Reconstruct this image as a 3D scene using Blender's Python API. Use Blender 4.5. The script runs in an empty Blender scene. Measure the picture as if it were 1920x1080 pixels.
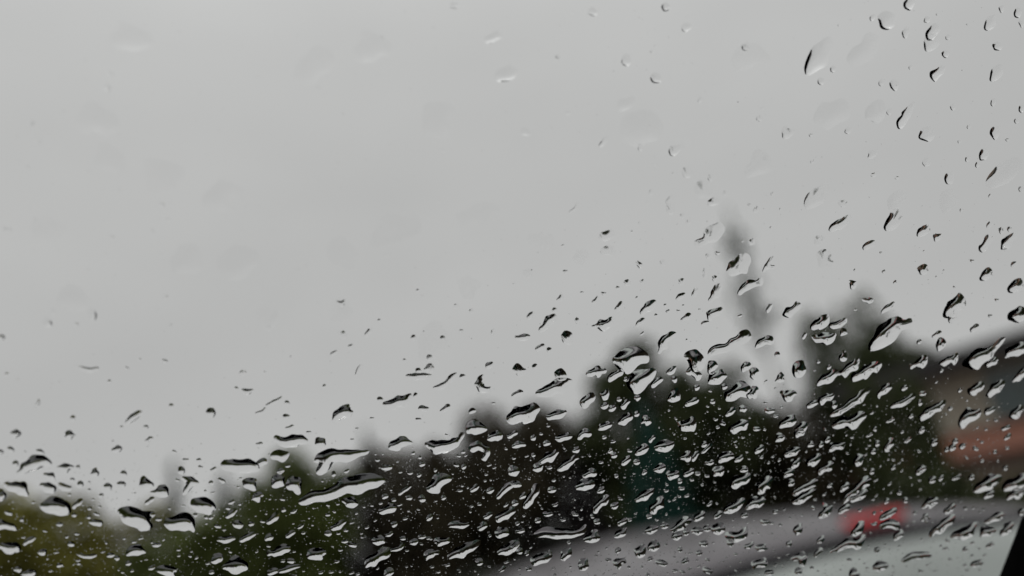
import bpy, bmesh, math, random
import numpy as np
from mathutils import Vector, Matrix
from mathutils.geometry import delaunay_2d_cdt

random.seed(7)
S = bpy.context.scene
COL = S.collection
R = math.radians

# ------------------------------------------------------------------ camera
EYE = Vector((0.0, 0.0, 1.53))
PITCH, ROLL = R(17.0), R(11.0)
LENS = 28.0
FPX = 1920 * LENS / 36.0
r0 = Vector((1, 0, 0)); u0 = Vector((0, -math.sin(PITCH), math.cos(PITCH))); FWD = Vector((0, math.cos(PITCH), math.sin(PITCH)))
RIGHT = r0 * math.cos(ROLL) - u0 * math.sin(ROLL)
UP = u0 * math.cos(ROLL) + r0 * math.sin(ROLL)
GLASS_D = 0.12
cd = bpy.data.cameras.new('camera'); cam = bpy.data.objects.new('camera', cd); COL.objects.link(cam)
cd.lens = LENS; cd.sensor_width = 36; cd.clip_start = 0.005; cd.clip_end = 2000
cam.matrix_world = Matrix((
    (RIGHT.x, UP.x, -FWD.x, EYE.x), (RIGHT.y, UP.y, -FWD.y, EYE.y), (RIGHT.z, UP.z, -FWD.z, EYE.z), (0, 0, 0, 1)))
cd.dof.use_dof = True; cd.dof.focus_distance = GLASS_D * 1.06; cd.dof.aperture_fstop = 7.5; cd.dof.aperture_blades = 0
S.camera = cam

def ray(px, py):
    return (RIGHT * ((px - 960) / FPX) + UP * (-(py - 540) / FPX) + FWD)
def at(px, py, Y):
    d = ray(px, py); return EYE + d * (Y / d.y)

# ------------------------------------------------------------------ world (overcast)
W = bpy.data.worlds.new('World'); S.world = W; W.use_nodes = True
nt = W.node_tree; nt.nodes.clear()
def N(t, **k):
    n = nt.nodes.new(t)
    for a, b in k.items(): setattr(n, a, b)
    return n
def MATH(op, a, b=None, c=None):
    n = N('ShaderNodeMath', operation=op)
    for i, v in enumerate((a, b, c)):
        if v is None: continue
        if isinstance(v, (int, float)): n.inputs[i].default_value = v
        else: nt.links.new(v, n.inputs[i])
    return n.outputs[0]
L = nt.links.new
out = N('ShaderNodeOutputWorld'); bg = N('ShaderNodeBackground'); bg.inputs['Strength'].default_value = 0.1
sky = N('ShaderNodeTexSky', sky_type='NISHITA'); sky.sun_disc = False; sky.sun_elevation = R(55); sky.sun_rotation = R(205)
bw = N('ShaderNodeRGBToBW'); L(sky.outputs[0], bw.inputs[0])
tc = N('ShaderNodeTexCoord'); sep = N('ShaderNodeSeparateXYZ'); L(tc.outputs['Generated'], sep.inputs[0])
s_ = MATH('MAXIMUM', sep.outputs['Z'], 0.0)
lum = MATH('MULTIPLY_ADD', MATH('POWER', s_, 4.5), 8.6, 4.92)
nz = N('ShaderNodeTexNoise'); nz.inputs['Scale'].default_value = 2.6; nz.inputs['Detail'].default_value = 4; nz.inputs['Roughness'].default_value = .5
mp = N('ShaderNodeMapping'); mp.inputs['Scale'].default_value = (1, 1, 2.2); L(tc.outputs['Generated'], mp.inputs[0]); L(mp.outputs[0], nz.inputs[0])
lum2 = MATH('MULTIPLY', lum, MATH('MULTIPLY_ADD', nz.outputs['Fac'], 0.22, 0.90))
tot = MATH('ADD', MATH('MULTIPLY', lum2, 0.97), MATH('MULTIPLY', bw.outputs[0], 0.02))
cr = N('ShaderNodeVectorMath', operation='SCALE'); cr.inputs[0].default_value = (1.0, 0.988, 0.992); L(tot, cr.inputs['Scale'])
L(cr.outputs[0], bg.inputs['Color']); L(bg.outputs[0], out.inputs['Surface'])

sd = bpy.data.lights.new('sun', 'SUN'); sun = bpy.data.objects.new('sun', sd); COL.objects.link(sun)
sd.energy = 0.5; sd.angle = R(30); sd.color = (1, .98, .95); sun.rotation_euler = (R(35), 0, R(-25))
S.view_settings.view_transform = 'Standard'; S.view_settings.look = 'None'
S.view_settings.gamma = 1; S.view_settings.exposure = 0; S.view_settings.use_curve_mapping = False
S.cycles.max_bounces = 14; S.cycles.transmission_bounces = 12; S.cycles.transparent_max_bounces = 16

# ------------------------------------------------------------------ helpers
def link(name, me, mat, parent=None):
    o = bpy.data.objects.new(name, me); COL.objects.link(o)
    if mat is not None and not me.materials: me.materials.append(mat)
    if parent is not None: o.parent = parent
    return o
def thing(name, label, cat, loc=(0, 0, 0), rz=0, group=None):
    o = bpy.data.objects.new(name, None); COL.objects.link(o); o.empty_display_size = .1
    o.location = loc; o.rotation_euler = (0, 0, rz); tag(o, label, cat, group); return o
def tag(o, label, cat, group=None):
    o['label'] = label; o['category'] = cat
    if group: o['group'] = group
def mesh(name, v, f, smooth=False):
    me = bpy.data.meshes.new(name); me.from_pydata([tuple(map(float, p)) for p in v], [], [tuple(q) for q in f]); me.update()
    if smooth: me.polygons.foreach_set('use_smooth', [True] * len(me.polygons))
    return me
def from_bm(name, bm, smooth=False):
    bmesh.ops.recalc_face_normals(bm, faces=bm.faces)
    me = bpy.data.meshes.new(name); bm.to_mesh(me); bm.free()
    if smooth: me.polygons.foreach_set('use_smooth', [True] * len(me.polygons))
    return me
def box_bm(x0, x1, y0, y1, z0, z1, bev=0):
    bm = bmesh.new(); bmesh.ops.create_cube(bm, size=1)
    for v in bm.verts: v.co = Vector(((x0 + x1) / 2 + v.co.x * (x1 - x0), (y0 + y1) / 2 + v.co.y * (y1 - y0), (z0 + z1) / 2 + v.co.z * (z1 - z0)))
    if bev: bmesh.ops.bevel(bm, geom=bm.edges[:], offset=bev, segments=2, affect='EDGES')
    return bm
def box(name, x0, x1, y0, y1, z0, z1, mat, parent=None, bev=0):
    return link(name, from_bm(name, box_bm(x0, x1, y0, y1, z0, z1, bev)), mat, parent)

def M(name, col, rough=.6, metal=0, coat=0, noise=0, nscale=8, spec=None):
    m = bpy.data.materials.new(name); m.use_nodes = True; t = m.node_tree; p = t.nodes['Principled BSDF']
    p.inputs['Base Color'].default_value = (*col, 1); p.inputs['Roughness'].default_value = rough
    p.inputs['Metallic'].default_value = metal; p.inputs['Coat Weight'].default_value = coat
    if spec is not None: p.inputs['Specular IOR Level'].default_value = spec
    if noise:
        n = t.nodes.new('ShaderNodeTexNoise'); n.inputs['Scale'].default_value = nscale; n.inputs['Detail'].default_value = 5
        tcn = t.nodes.new('ShaderNodeTexCoord'); t.links.new(tcn.outputs['Object'], n.inputs['Vector'])
        r = t.nodes.new('ShaderNodeValToRGB'); r.color_ramp.elements[0].position = .3; r.color_ramp.elements[1].position = .7
        r.color_ramp.elements[0].color = (*[c * (1 - noise) for c in col], 1); r.color_ramp.elements[1].color = (*[min(1, c * (1 + noise)) for c in col], 1)
        t.links.new(n.outputs['Fac'], r.inputs[0]); t.links.new(r.outputs[0], p.inputs['Base Color'])
    return m
mat_water = bpy.data.materials.new('rain_water'); mat_water.use_nodes = True; t = mat_water.node_tree; t.nodes.clear()
g = t.nodes.new('ShaderNodeBsdfGlass'); g.inputs['IOR'].default_value = 1.333; g.inputs['Roughness'].default_value = 0; g.inputs['Color'].default_value = (1, 1, 1, 1)
rf_ = t.nodes.new('ShaderNodeBsdfRefraction'); rf_.inputs['IOR'].default_value = 1.333; rf_.inputs['Roughness'].default_value = 0; rf_.inputs['Color'].default_value = (1, 1, 1, 1)
mx_ = t.nodes.new('ShaderNodeMixShader'); mx_.inputs[0].default_value = .4; t.links.new(rf_.outputs[0], mx_.inputs[1]); t.links.new(g.outputs[0], mx_.inputs[2])   # water wets the glass: little is reflected at the joint
o_ = t.nodes.new('ShaderNodeOutputMaterial'); t.links.new(mx_.outputs[0], o_.inputs[0])
mat_pane = bpy.data.materials.new('windscreen_glass'); mat_pane.use_nodes = True; t = mat_pane.node_tree; t.nodes.clear()
g = t.nodes.new('ShaderNodeBsdfTransparent'); g.inputs['Color'].default_value = (.975, .985, .978, 1)
o_ = t.nodes.new('ShaderNodeOutputMaterial'); t.links.new(g.outputs[0], o_.inputs[0])

# ------------------------------------------------------------------ ground
mat_asphalt = M('wet_asphalt', (.022, .022, .024), .6, noise=.35, nscale=1.5)
mat_grass_ground = M('wet_grass', (.018, .024, .008), .9, noise=.5, nscale=.7)
gr = link('ground', mesh('ground', [(-900, -300, 0), (900, -300, 0), (900, 1500, 0), (-900, 1500, 0)], [(0, 1, 2, 3)]), mat_grass_ground); gr['kind'] = 'structure'
rd = link('parking_pavement', mesh('parking', [(-30, -14, .004), (14, -14, .004), (14, 9.5, .004), (-30, 9.5, .004)], [(0, 1, 2, 3)]), mat_asphalt); rd['kind'] = 'structure'
kb = box('kerb', -30, 14, 9.5, 9.65, 0, .13, M('kerb_concrete', (.25, .25, .24), .8, noise=.15)); kb['kind'] = 'structure'

# ------------------------------------------------------------------ trees
def leaf_cloud(name, lobes, n, size, seed, flat=.5):
    """many small leaf-clump quads spread through ellipsoid lobes; unit coordinates"""
    rg = np.random.default_rng(seed)
    vol = np.array([l[3] * l[4] * l[5] for l in lobes]) ** .7; pick = rg.choice(len(lobes), n, p=vol / vol.sum())
    L_ = np.array(lobes)[pick]
    d = rg.normal(size=(n, 3)); d /= np.linalg.norm(d, axis=1)[:, None]
    rad = (rg.random(n) ** .33) * rg.uniform(.85, 1.12, n)
    P = L_[:, :3] + d * rad[:, None] * L_[:, 3:6]
    a = rg.normal(size=(n, 3)); a /= np.linalg.norm(a, axis=1)[:, None]
    b = np.cross(a, rg.normal(size=(n, 3))); b /= np.linalg.norm(b, axis=1)[:, None]
    s = size * rg.uniform(.6, 1.4, n)[:, None]
    V = np.stack([P - a * s, P - b * s * flat, P + a * s, P + b * s * flat], 1).reshape(-1, 3)
    F = np.arange(n * 4).reshape(-1, 4)
    return mesh(name, V, F)
def lobes_broad(seed, k=16):
    rg = random.Random(seed); L_ = [(0, 0, .62, .36, .36, .30)]
    for i in range(k):
        a = rg.uniform(0, 6.28); h = rg.uniform(.3, .92); rr = .33 * math.sin(math.pi * min(1, max(.15, (h - .12) / .95))) ** .7
        s = rg.uniform(.1, .19); L_.append((rr * math.cos(a), rr * math.sin(a), h - .02, s, s, s * .8))
    return L_
def lobes_cone(seed, k=26):
    rg = random.Random(seed); L_ = []
    for i in range(k):
        h = .06 + .92 * i / (k - 1); w = .5 * (1 - h) ** .8 + .02
        for j in range(4):
            a = rg.uniform(0, 6.28); L_.append((w * .5 * math.cos(a), w * .5 * math.sin(a), h, w * .55, w * .55, .035))
    return L_
def lobes_column(seed, k=22):
    rg = random.Random(seed); L_ = []
    for i in range(k):
        h = .08 + .9 * i / (k - 1); w = .42 * math.sin(math.pi * (.12 + .86 * h) ** .9) + .03
        a = rg.uniform(0, 6.28); L_.append((.1 * math.cos(a), .1 * math.sin(a), h, w, w, .05))
    return L_
def lobes_shrub(seed, k=18):
    rg = random.Random(seed); L_ = [(0, 0, .42, .42, .42, .40)]
    for i in range(k):
        a = rg.uniform(0, 6.28); h = rg.uniform(.15, .9); rr = .36 * math.sqrt(max(.05, 1 - (h - .2) ** 2 * 1.3))
        s = rg.uniform(.1, .2); L_.append((rr * math.cos(a), rr * math.sin(a), h * .9, s, s, s * .8))
    return L_
CROWN = {
    'broad': [leaf_cloud('broad_crown', lobes_broad(s), 6500, .024, s) for s in (1, 2, 3)],
    'cone': [leaf_cloud('conifer_crown', lobes_cone(s), 5200, .022, s, .35) for s in (4,)],
    'column': [leaf_cloud('column_crown', lobes_column(s), 4200, .028, s) for s in (5, 6)],
    'sparse': [leaf_cloud('sparse_crown', [(.03 * math.sin(i * 2.1), .03 * math.cos(i * 1.3), .56 + .44 * i / 13, w_, w_, .03) for i, w_ in enumerate((.12, .2, .3, .38, .42, .40, .34, .24, .16, .20, .26, .24, .16, .07))], 165, .040, 12)],
    'airy': [leaf_cloud('airy_crown', lobes_broad(13, 20), 3200, .024, 13)],
    'shrub': [leaf_cloud('shrub_crown', lobes_shrub(s), 7000, .026, s) for s in (7, 8, 9)],
}
def trunk_mesh(seed, top=.8, limbs=7):
    rg = random.Random(seed); bm = bmesh.new()
    def tube(p, q, ra, rb, seg=7):
        d = (q - p).normalized(); e = d.orthogonal().normalized(); f = d.cross(e)
        A = [bm.verts.new(p + (e * math.cos(6.2832 * i / seg) + f * math.sin(6.2832 * i / seg)) * ra) for i in range(seg)]
        B = [bm.verts.new(q + (e * math.cos(6.2832 * i / seg) + f * math.sin(6.2832 * i / seg)) * rb) for i in range(seg)]
        for i in range(seg): bm.faces.new((A[i], A[(i + 1) % seg], B[(i + 1) % seg], B[i]))
        bm.faces.new(B); bm.faces.new(A[::-1])
    p = Vector((0, 0, -.01)); r = .028
    n = 5
    for i in range(n):
        q = Vector((rg.uniform(-.015, .015), rg.uniform(-.015, .015), top * (i + 1) / n)); tube(p, q, r, r * .72); 
        if i > 0:
            for j in range(limbs // 4 + 1):
                a = rg.uniform(0, 6.28); tube(q, q + Vector((math.cos(a) * .2, math.sin(a) * .2, .12)), r * .45, r * .12, 5)
        p = q; r *= .72
    return from_bm('trunk', bm, True)
TRUNK = [trunk_mesh(s) for s in (1, 2, 3)]
def leafmat(name, col):
    m = M(name, col, .75, noise=.45, nscale=3.5, spec=.2); return m
G_DARK = leafmat('leaves_dark_green', (.042, .052, .020)); G_OLIVE = leafmat('leaves_olive', (.16, .15, .03))
G_MID = leafmat('leaves_mid_green', (.085, .105, .026)); G_BROWN = leafmat('leaves_brown_green', (.046, .038, .022))
G_TEAL = leafmat('needles_blue_green', (.012, .054, .043)); G_GREY = leafmat('needles_grey_green', (.08, .095, .075))
G_PURP = leafmat('leaves_purple_brown', (.028, .023, .024))
BARK = M('bark', (.06, .05, .04), .9, noise=.3, nscale=20)
def tree(name, label, kind, px, pytop, wpx, Y, mat, seed=0, cat='tree', group=None, yaw=None):
    top = at(px, pytop, Y); d = ray(px, pytop)
    # foot directly beneath the top, on the ground
    H = top.z; w = wpx / FPX * (top - EYE).length
    unit = {'broad': .95, 'cone': .95, 'column': .95, 'sparse': .95, 'airy': .95, 'shrub': 1.0}[kind]
    o = thing(name, label, cat, (top.x, top.y, 0), yaw if yaw is not None else seed * 1.7, group)
    lst = CROWN[kind]; me = lst[seed % len(lst)].copy(); me.materials.clear()
    c = link('crown', me, mat, o); sx = w / (1.0 if kind not in ('column', 'sparse') else .9); c.scale = (sx, sx, H / (.96 if kind != 'shrub' else .88))
    tr = link('trunk', TRUNK[seed % 3], BARK, o); s2 = max(.5, min(sx, H)) ; tr.scale = (s2 * .8, s2 * .8, H) if kind != 'sparse' else (s2 * 1.5, s2 * 1.5, H * 1.1)
    return o
# hedge band right across, then the trees that stand above it
hedge_top = lambda px: 1192 - .1944 * px - 150
band = [
    (-120, 150, 300, G_OLIVE, 'olive-green rounded shrub at the far end of the shrub belt, cut by the photo edge'),
    (40, 132, 300, G_OLIVE, 'broad yellow-green shrub filling the lower corner under the open sky'),
    (205, 48, 230, G_OLIVE, 'lower yellow-green shrub next to the broad corner one, before the first thin conifer'),
    (360, 20, 250, G_MID, 'low green shrub at the foot of the two thin conifers'),
    (500, 34, 240, G_MID, 'low green shrub in front of the green bushy tree'),
    (665, 62, 250, G_BROWN, 'brownish shrub under the single thin tip between green bush and dark tree'),
    (800, 66, 240, G_BROWN, 'brown shrub just before the dark hump-shaped tree'),
    (1045, 50, 250, G_PURP, 'very dark shrub in the gap before the tall twin-topped tree'),
    (1300, 60, 300, G_DARK, 'dark green shrub behind the parked car roof, beneath the spire tree'),
    (1450, 30, 240, G_BROWN, 'brown-green shrub filling the bright notch between the tall trees'),
    (1620, 60, 280, G_DARK, 'dark shrub at the foot of the tree touching the house eave'),
]
for i, (px, dy, w, m, lab) in enumerate(band):
    tree('shrub', lab, 'shrub', px, hedge_top(px) - dy, w * 1.15, 24 + (i % 3) * .8, m, seed=i, cat='shrub', group='belt of shrubs beyond the car park')
tall = [
    ('conifer', 'thin pale conifer tip nearest the yellow-green corner shrub', 'column', 322, 878, 40, 30, G_GREY),
    ('conifer', 'second thin pale conifer tip, just before the green bushy tree', 'column', 415, 892, 46, 30, G_GREY),
    ('bushy_tree', 'mid-green bushy tree rising right after the two thin conifer tips', 'broad', 550, 862, 250, 23, G_MID),
    ('conifer', 'lone thin conifer tip over the brownish shrub', 'column', 690, 815, 40, 31, G_GREY),
    ('hump_tree', 'dark hump-shaped tree with even round top, left of the bright gap', 'broad', 950, 768, 260, 22.5, G_BROWN),
    ('leafy_tree', 'small dark tree leaning on the hump-shaped one', 'broad', 850, 838, 190, 23.3, G_BROWN),
    ('leafy_tree', 'tall dark green tree above the middle of the parked car', 'broad', 1165, 676, 270, 22, G_DARK),
    ('blue_spruce', 'blue-green spruce standing in front of the tall dark tree', 'cone', 1198, 760, 185, 17, G_TEAL),
    ('leafy_tree', 'dark green tree with a low top between the tall tree and the spire', 'broad', 1312, 690, 230, 23, G_DARK),
    ('spire_tree', 'very tall thin grey spire-shaped tree standing alone against the sky', 'sparse', 1374, 434, 100, 36, G_GREY),
    ('leafy_tree', 'dark green tree with pointed top left of the house roof', 'airy', 1562, 562, 195, 22, G_DARK),
    ('leafy_tree', 'wide dark tree whose crown touches the house eave', 'broad', 1630, 640, 240, 21, G_DARK),
    ('leafy_tree', 'dark bushy tree in front of the near end of the house', 'broad', 1655, 716, 175, 9.6, G_DARK),
]
for i, (nm, lab, kind, px, py, w, Y, m) in enumerate(tall):
    tree(nm, lab, kind, px, py, w, Y, m, seed=i)
tree('shrub', 'dark garden shrub in front of the house wall, below the terracotta lean-to', 'shrub', 1760, 868, 260, 8.3, G_DARK, seed=1, cat='shrub')
tree('shrub', 'dark garden shrub at the photo edge below the lean-to roof', 'shrub', 1930, 862, 240, 8.0, G_DARK, seed=2, cat='shrub')

# ------------------------------------------------------------------ house
A = at(1690, 690, 15.5); B = at(2250, 520, 11.5)
dx = (B - A); dx.z = 0; ang = math.atan2(dx.y, dx.x); Lh = dx.length + 3
EAVE = at(1760, 668, 15.1).z
hs = thing('house', 'low grey-beige house with dark eave and terracotta lean-to at the photo edge', 'house', (A.x, A.y, 0), ang)
mat_wall = M('render_wall', (.42, .39, .32), .9, noise=.1, nscale=2); mat_wall2 = M('grey_green_panel', (.14, .17, .165), .6, noise=.1)
mat_dark = M('dark_fascia', (.02, .018, .018), .5); mat_glass_h = M('house_pane', (.05, .08, .08), .1, coat=.3); mat_tile = M('terracotta_tiles', (.16, .062, .038), .8, noise=.3, nscale=6)
box('wall', -1.0, Lh, .5, 6.5, 0, EAVE - .28, mat_wall, hs)
box('fascia', -1.6, Lh + .4, -.12, -.06, EAVE - .34, EAVE, mat_dark, hs)
box('soffit', -1.6, Lh + .4, -.06, .499, EAVE - .34, EAVE - .30, mat_dark, hs)
bm = bmesh.new()
pr = [(-.12, EAVE + .002), (3.4, EAVE + .35), (7.0, EAVE + .002), (7.0, EAVE - .1), (3.4, EAVE + .2), (-.12, EAVE - .1)]
pr = [(y, z) for y, z in pr]
va = [bm.verts.new((-1.6, y, z)) for y, z in pr]; vb = [bm.verts.new((Lh + .4, y, z)) for y, z in pr]
bm.faces.new(va); bm.faces.new(vb[::-1])
for i in range(6): bm.faces.new((va[i], va[(i + 1) % 6], vb[(i + 1) % 6], vb[i]))
link('roof', from_bm('roof', bm), M('roof_felt', (.05, .047, .045), .8, noise=.2), hs)
for x0, x1 in ((1.15, 2.5), (3.5, 4.9)):
    fr = box('window', x0, x1, .44, .499, 1.9, EAVE - .5, mat_wall2, hs)
    n = 2
    for k in range(n):
        a = x0 + .07 + k * (x1 - x0 - .07) / n; box('pane', a, a + (x1 - x0 - .07) / n - .07, .425, .438, 1.97, EAVE - .57, mat_glass_h, fr)
bm = box_bm(.0, Lh - .3, -1.9, .42, 0, 1.34)
link('lean_to_wall', from_bm('lean_to_wall', bm), M('lean_to_brick', (.20, .15, .12), .9, noise=.25), hs)
bm = bmesh.new(); nx = 60; ys = [-2.1, -.8, .42]; zs = [1.40, 1.62, 1.84]
rows = []
for j in range(len(ys)):
    rows.append([bm.verts.new((-.15 + (Lh + .1) * i / nx, ys[j], zs[j] + .02 * math.cos(i * math.pi))) for i in range(nx + 1)])
rows2 = [[bm.verts.new((v.co.x, v.co.y, v.co.z - .05)) for v in r_] for r_ in rows]
for j in range(2):
    for i in range(nx):
        bm.faces.new((rows[j][i], rows[j][i + 1], rows[j + 1][i + 1], rows[j + 1][i])); bm.faces.new((rows2[j][i], rows2[j + 1][i], rows2[j + 1][i + 1], rows2[j][i + 1]))
for i in range(nx): bm.faces.new((rows[0][i], rows2[0][i], rows2[0][i + 1], rows[0][i + 1]))
link('lean_to_roof', from_bm('lean_to_roof', bm), mat_tile, hs)

# ------------------------------------------------------------------ parked car
mat_paint = M('silver_mauve_paint', (.086, .074, .083), .35, metal=.3, coat=.3, noise=.04, nscale=3)
mat_rubber = M('black_rubber', (.008, .008, .009), .9, spec=.1); mat_sky_glass = M('glass_painted_sky', (.29, .315, .30), .25, coat=.4, noise=.12, nscale=2.5)  # pale base colour stands in for the sky's reflection on the car glass
mat_red = M('red_lens', (.36, .018, .022), .45, coat=.5); mat_lit = M('lit_brake_light', (.5, .02, .025), .4); pl_ = mat_lit.node_tree.nodes['Principled BSDF']; pl_.inputs['Emission Color'].default_value = (1, .035, .045, 1); pl_.inputs['Emission Strength'].default_value = .16
mat_rim = M('alloy', (.4, .4, .41), .35, metal=.8)
CAR_HEAD = R(90 + 12)      # heading, degrees from +X
rear = at(1545, 965, 2.25)
fwd = Vector((math.cos(CAR_HEAD), math.sin(CAR_HEAD), 0))
car_org = Vector((rear.x, rear.y, 0)) + fwd * 1.72
CARZ = 0.035
car = thing('parked_car', 'silver-grey hatchback parked ahead with red high brake light over its pale rear window', 'car', (car_org.x, car_org.y, CARZ), CAR_HEAD)
car.scale = (1.15, 1.22, 1)
# greenhouse profile (x forward, z): rear glass foot -> roof -> windscreen foot
prof = [(-2.02, .93), (-1.90, 1.04), (-1.76, 1.17), (-1.64, 1.30), (-1.53, 1.358), (-1.30, 1.385), (-.9, 1.405), (-.4, 1.415), (.1, 1.40), (.42, 1.36), (.62, 1.29), (.85, 1.17), (1.08, 1.03), (1.22, .93)]
def spline(P, n):
    P = np.array(P, float); d = np.r_[0, np.cumsum(np.linalg.norm(np.diff(P, axis=0), axis=1))]; t = np.linspace(0, d[-1], n)
    def cm(v):
        m = np.gradient(v, d); k = np.clip(np.searchsorted(d, t, side='right') - 1, 0, len(d) - 2); h = d[k + 1] - d[k]; u = (t - d[k]) / h
        return (2*u**3-3*u**2+1)*v[k] + (u**3-2*u**2+u)*h*m[k] + (-2*u**3+3*u**2)*v[k+1] + (u**3-u**2)*h*m[k+1]
    return cm(P[:, 0]), cm(P[:, 1])
NT, NP = 110, 72; CROWN_ = .06
pxs, pzs = spline(prof, NT)
ZB = .93
verts = []
for i in range(NT):
    H = max(pzs[i] - ZB, 1e-4)
    for j in range(NP + 1):
        s = -1 + 2 * j / NP          # across the car
        a = abs(s)
        # roof part a<.62 nearly flat, then round shoulder, then side glass leaning in
        if a < .55: y = a / .55 * .50; dz = CROWN_ * (a / .55) ** 2
        elif a < .68: k = (a - .55) / .13; y = .50 + .075 * math.sin(k * 1.35); dz = CROWN_ + .06 * (1 - math.cos(k * 1.35))
        else: k = (a - .68) / .32; y = .573 + .215 * k ** .85; dz = CROWN_ + .047 + (.485 - .047 - CROWN_) * k
        frac = min(1, dz / .485)
        z = ZB + H * (1 - frac)
        taper = 1 - .10 * max(0, (-pxs[i] - .9) / 1.1) ** 1.5 - .08 * max(0, (pxs[i] - .4) / .8) ** 1.5
        yy = y * taper
        # rear and front glass bow outwards at the middle
        xr = pxs[i] + (.10 * (yy / .7) ** 2 if pxs[i] < -1.2 else 0) * min(1, max(0, (-pxs[i] - 1.2) / .3))
        verts.append((xr, math.copysign(yy, s) if s else 0, z))
zones = {'body': [], 'rear_window': [], 'rear_window_seal': [], 'windscreen': [], 'side_window': [], 'side_window2': []}
for i in range(NT - 1):
    xm = (pxs[i] + pxs[i + 1]) / 2; zm = (pzs[i] + pzs[i + 1]) / 2
    for j in range(NP):
        s = -1 + 2 * (j + .5) / NP; a = abs(s)
        f = (i * (NP + 1) + j, i * (NP + 1) + j + 1, (i + 1) * (NP + 1) + j + 1, (i + 1) * (NP + 1) + j)
        z = 'body'
        if -1.98 < xm < -1.50 and zm < 1.346 and a < .64:
            e = min(.64 - a, (1.346 - zm) * 1.2, (xm + 1.98) * .9)
            z = 'rear_window_seal' if e < .05 else 'rear_window'
        elif xm > .66 and xm < 1.18 and a < .56: z = 'windscreen'
        elif .73 < a < .97 and -1.45 < xm < .55 and not (-.55 < xm < -.47): z = 'side_window' if s > 0 else 'side_window2'
        zones[z].append(f)
def sub(name, faces, mat, push=0.0):
    idx = sorted({k for f in faces for k in f}); mp_ = {k: n for n, k in enumerate(idx)}
    o = link(name, mesh(name, [verts[k] for k in idx], [tuple(mp_[k] for k in f) for f in faces], True), mat, car)
    return o
sub('roof_shell', zones['body'], mat_paint)
sub('rear_window', zones['rear_window'], mat_sky_glass); sub('rear_window_seal', zones['rear_window_seal'], mat_rubber)
sub('windscreen', zones['windscreen'], mat_sky_glass); sub('side_window', zones['side_window'], mat_glass_h); sub('side_window', zones['side_window2'], mat_glass_h)
# lower body loft
bm = bmesh.new(); rings = []
for x, hw, z0, z1 in ((-2.12, .62, .42, .78), (-2.06, .76, .30, .88), (-1.9, .82, .24, .935), (-1.0, .845, .2, .945), (.3, .845, .2, .94), (1.2, .83, .2, .93), (1.9, .78, .24, .80), (2.08, .66, .34, .68), (2.13, .5, .42, .6)):
    ring = []
    for k in range(24):
        a = 6.2832 * k / 24; c, s = math.cos(a), math.sin(a)
        ring.append(bm.verts.new((x, hw * math.copysign(abs(c) ** .45, c), (z0 + z1) / 2 + (z1 - z0) / 2 * math.copysign(abs(s) ** .45, s))))
    rings.append(ring)
for p, q in zip(rings, rings[1:]):
    for k in range(24): bm.faces.new((p[k], p[(k + 1) % 24], q[(k + 1) % 24], q[k]))
bm.faces.new(rings[0]); bm.faces.new(rings[-1])
link('body', from_bm('body', bm, True), mat_paint, car)
def rounded(name, x0, x1, y0, y1, z0, z1, mat, parent, b=.012): return box(name, x0, x1, y0, y1, z0, z1, mat, parent, b)
bl = rounded('brake_light', -1.545, -1.505, -.165, -.025, 1.357, 1.374, mat_lit, car, .006)
for sy in (-1, 1): rounded('tail_lamp', -2.10, -1.94, min(sy * .56, sy * .80), max(sy * .56, sy * .80), .70, .88, mat_red, car, .02)
rounded('bumper', -2.17, -2.02, -.78, .78, .32, .55, mat_paint, car, .04)
rounded('number_plate', -2.185, -2.172, -.26, .26, .58 - .19, .50, M('plate_white', (.7, .7, .68), .5), car, .002)
for x in (-1.35, 1.28):
    for sy in (-1, 1):
        bm = bmesh.new(); bmesh.ops.create_cone(bm, segments=28, radius1=.31, radius2=.31, depth=.2, cap_ends=True)
        bmesh.ops.bevel(bm, geom=[e for e in bm.edges if e.calc_face_angle(0) > 1], offset=.03, segments=2, affect='EDGES')
        for v in bm.verts: v.co = Vector((v.co.x + x, v.co.z + sy * .78, v.co.y + .31))
        w = link('wheel', from_bm('wheel', bm, True), mat_rubber, car)
        bm = bmesh.new(); bmesh.ops.create_cone(bm, segments=20, radius1=.19, radius2=.17, depth=.03, cap_ends=True)
        for v in bm.verts: v.co = Vector((v.co.x + x, v.co.z + sy * .89, v.co.y + .31))
        link('rim', from_bm('rim', bm), mat_rim, w)

# ------------------------------------------------------------------ windscreen of our own car (pane frame of reference)
YAW_P, TILT_P = R(10), R(13)
n_cam = Vector((-math.sin(YAW_P) * math.cos(TILT_P), math.sin(TILT_P), math.cos(YAW_P) * math.cos(TILT_P)))   # right, up, fwd
PN = (RIGHT * n_cam.x + UP * n_cam.y + FWD * n_cam.z).normalized()     # outward normal
PX = Vector((0, 0, 1)).cross(PN).normalized(); PY = PN.cross(PX).normalized()      # local x to the left, y up the glass, z outwards
P0 = EYE + FWD * GLASS_D
PANE = Matrix(((PX.x, PY.x, PN.x, P0.x), (PX.y, PY.y, PN.y, P0.y), (PX.z, PY.z, PN.z, P0.z), (0, 0, 0, 1)))
K0 = (P0 - EYE).dot(PN)
def pane_xy(px, py):
    d = ray(px, py); h = EYE + d * (K0 / d.dot(PN)) - P0
    return h.dot(PX), h.dot(PY)
own = thing('own_car', 'black-trimmed cabin with rain-covered windscreen that the view looks out of', 'car')
own.matrix_world = PANE
INV = PANE.inverted()
def own_part(name, me, mat): return link(name, me, mat, own)
e0 = Vector((*pane_xy(1876, 1082), 0)); e1 = Vector((*pane_xy(1926, 954), 0)); ed = (e1 - e0).normalized()
ea = e0 + ed * ((-.24 - e0.y) / ed.y); eb = e0 + ed * ((.40 - e0.y) / ed.y)
LX = 1.15
pane_poly = [(LX, ea.y), (ea.x, ea.y), (eb.x, eb.y), (LX - .25, eb.y)]
ctr = Vector((.5, .05, 0))
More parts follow.
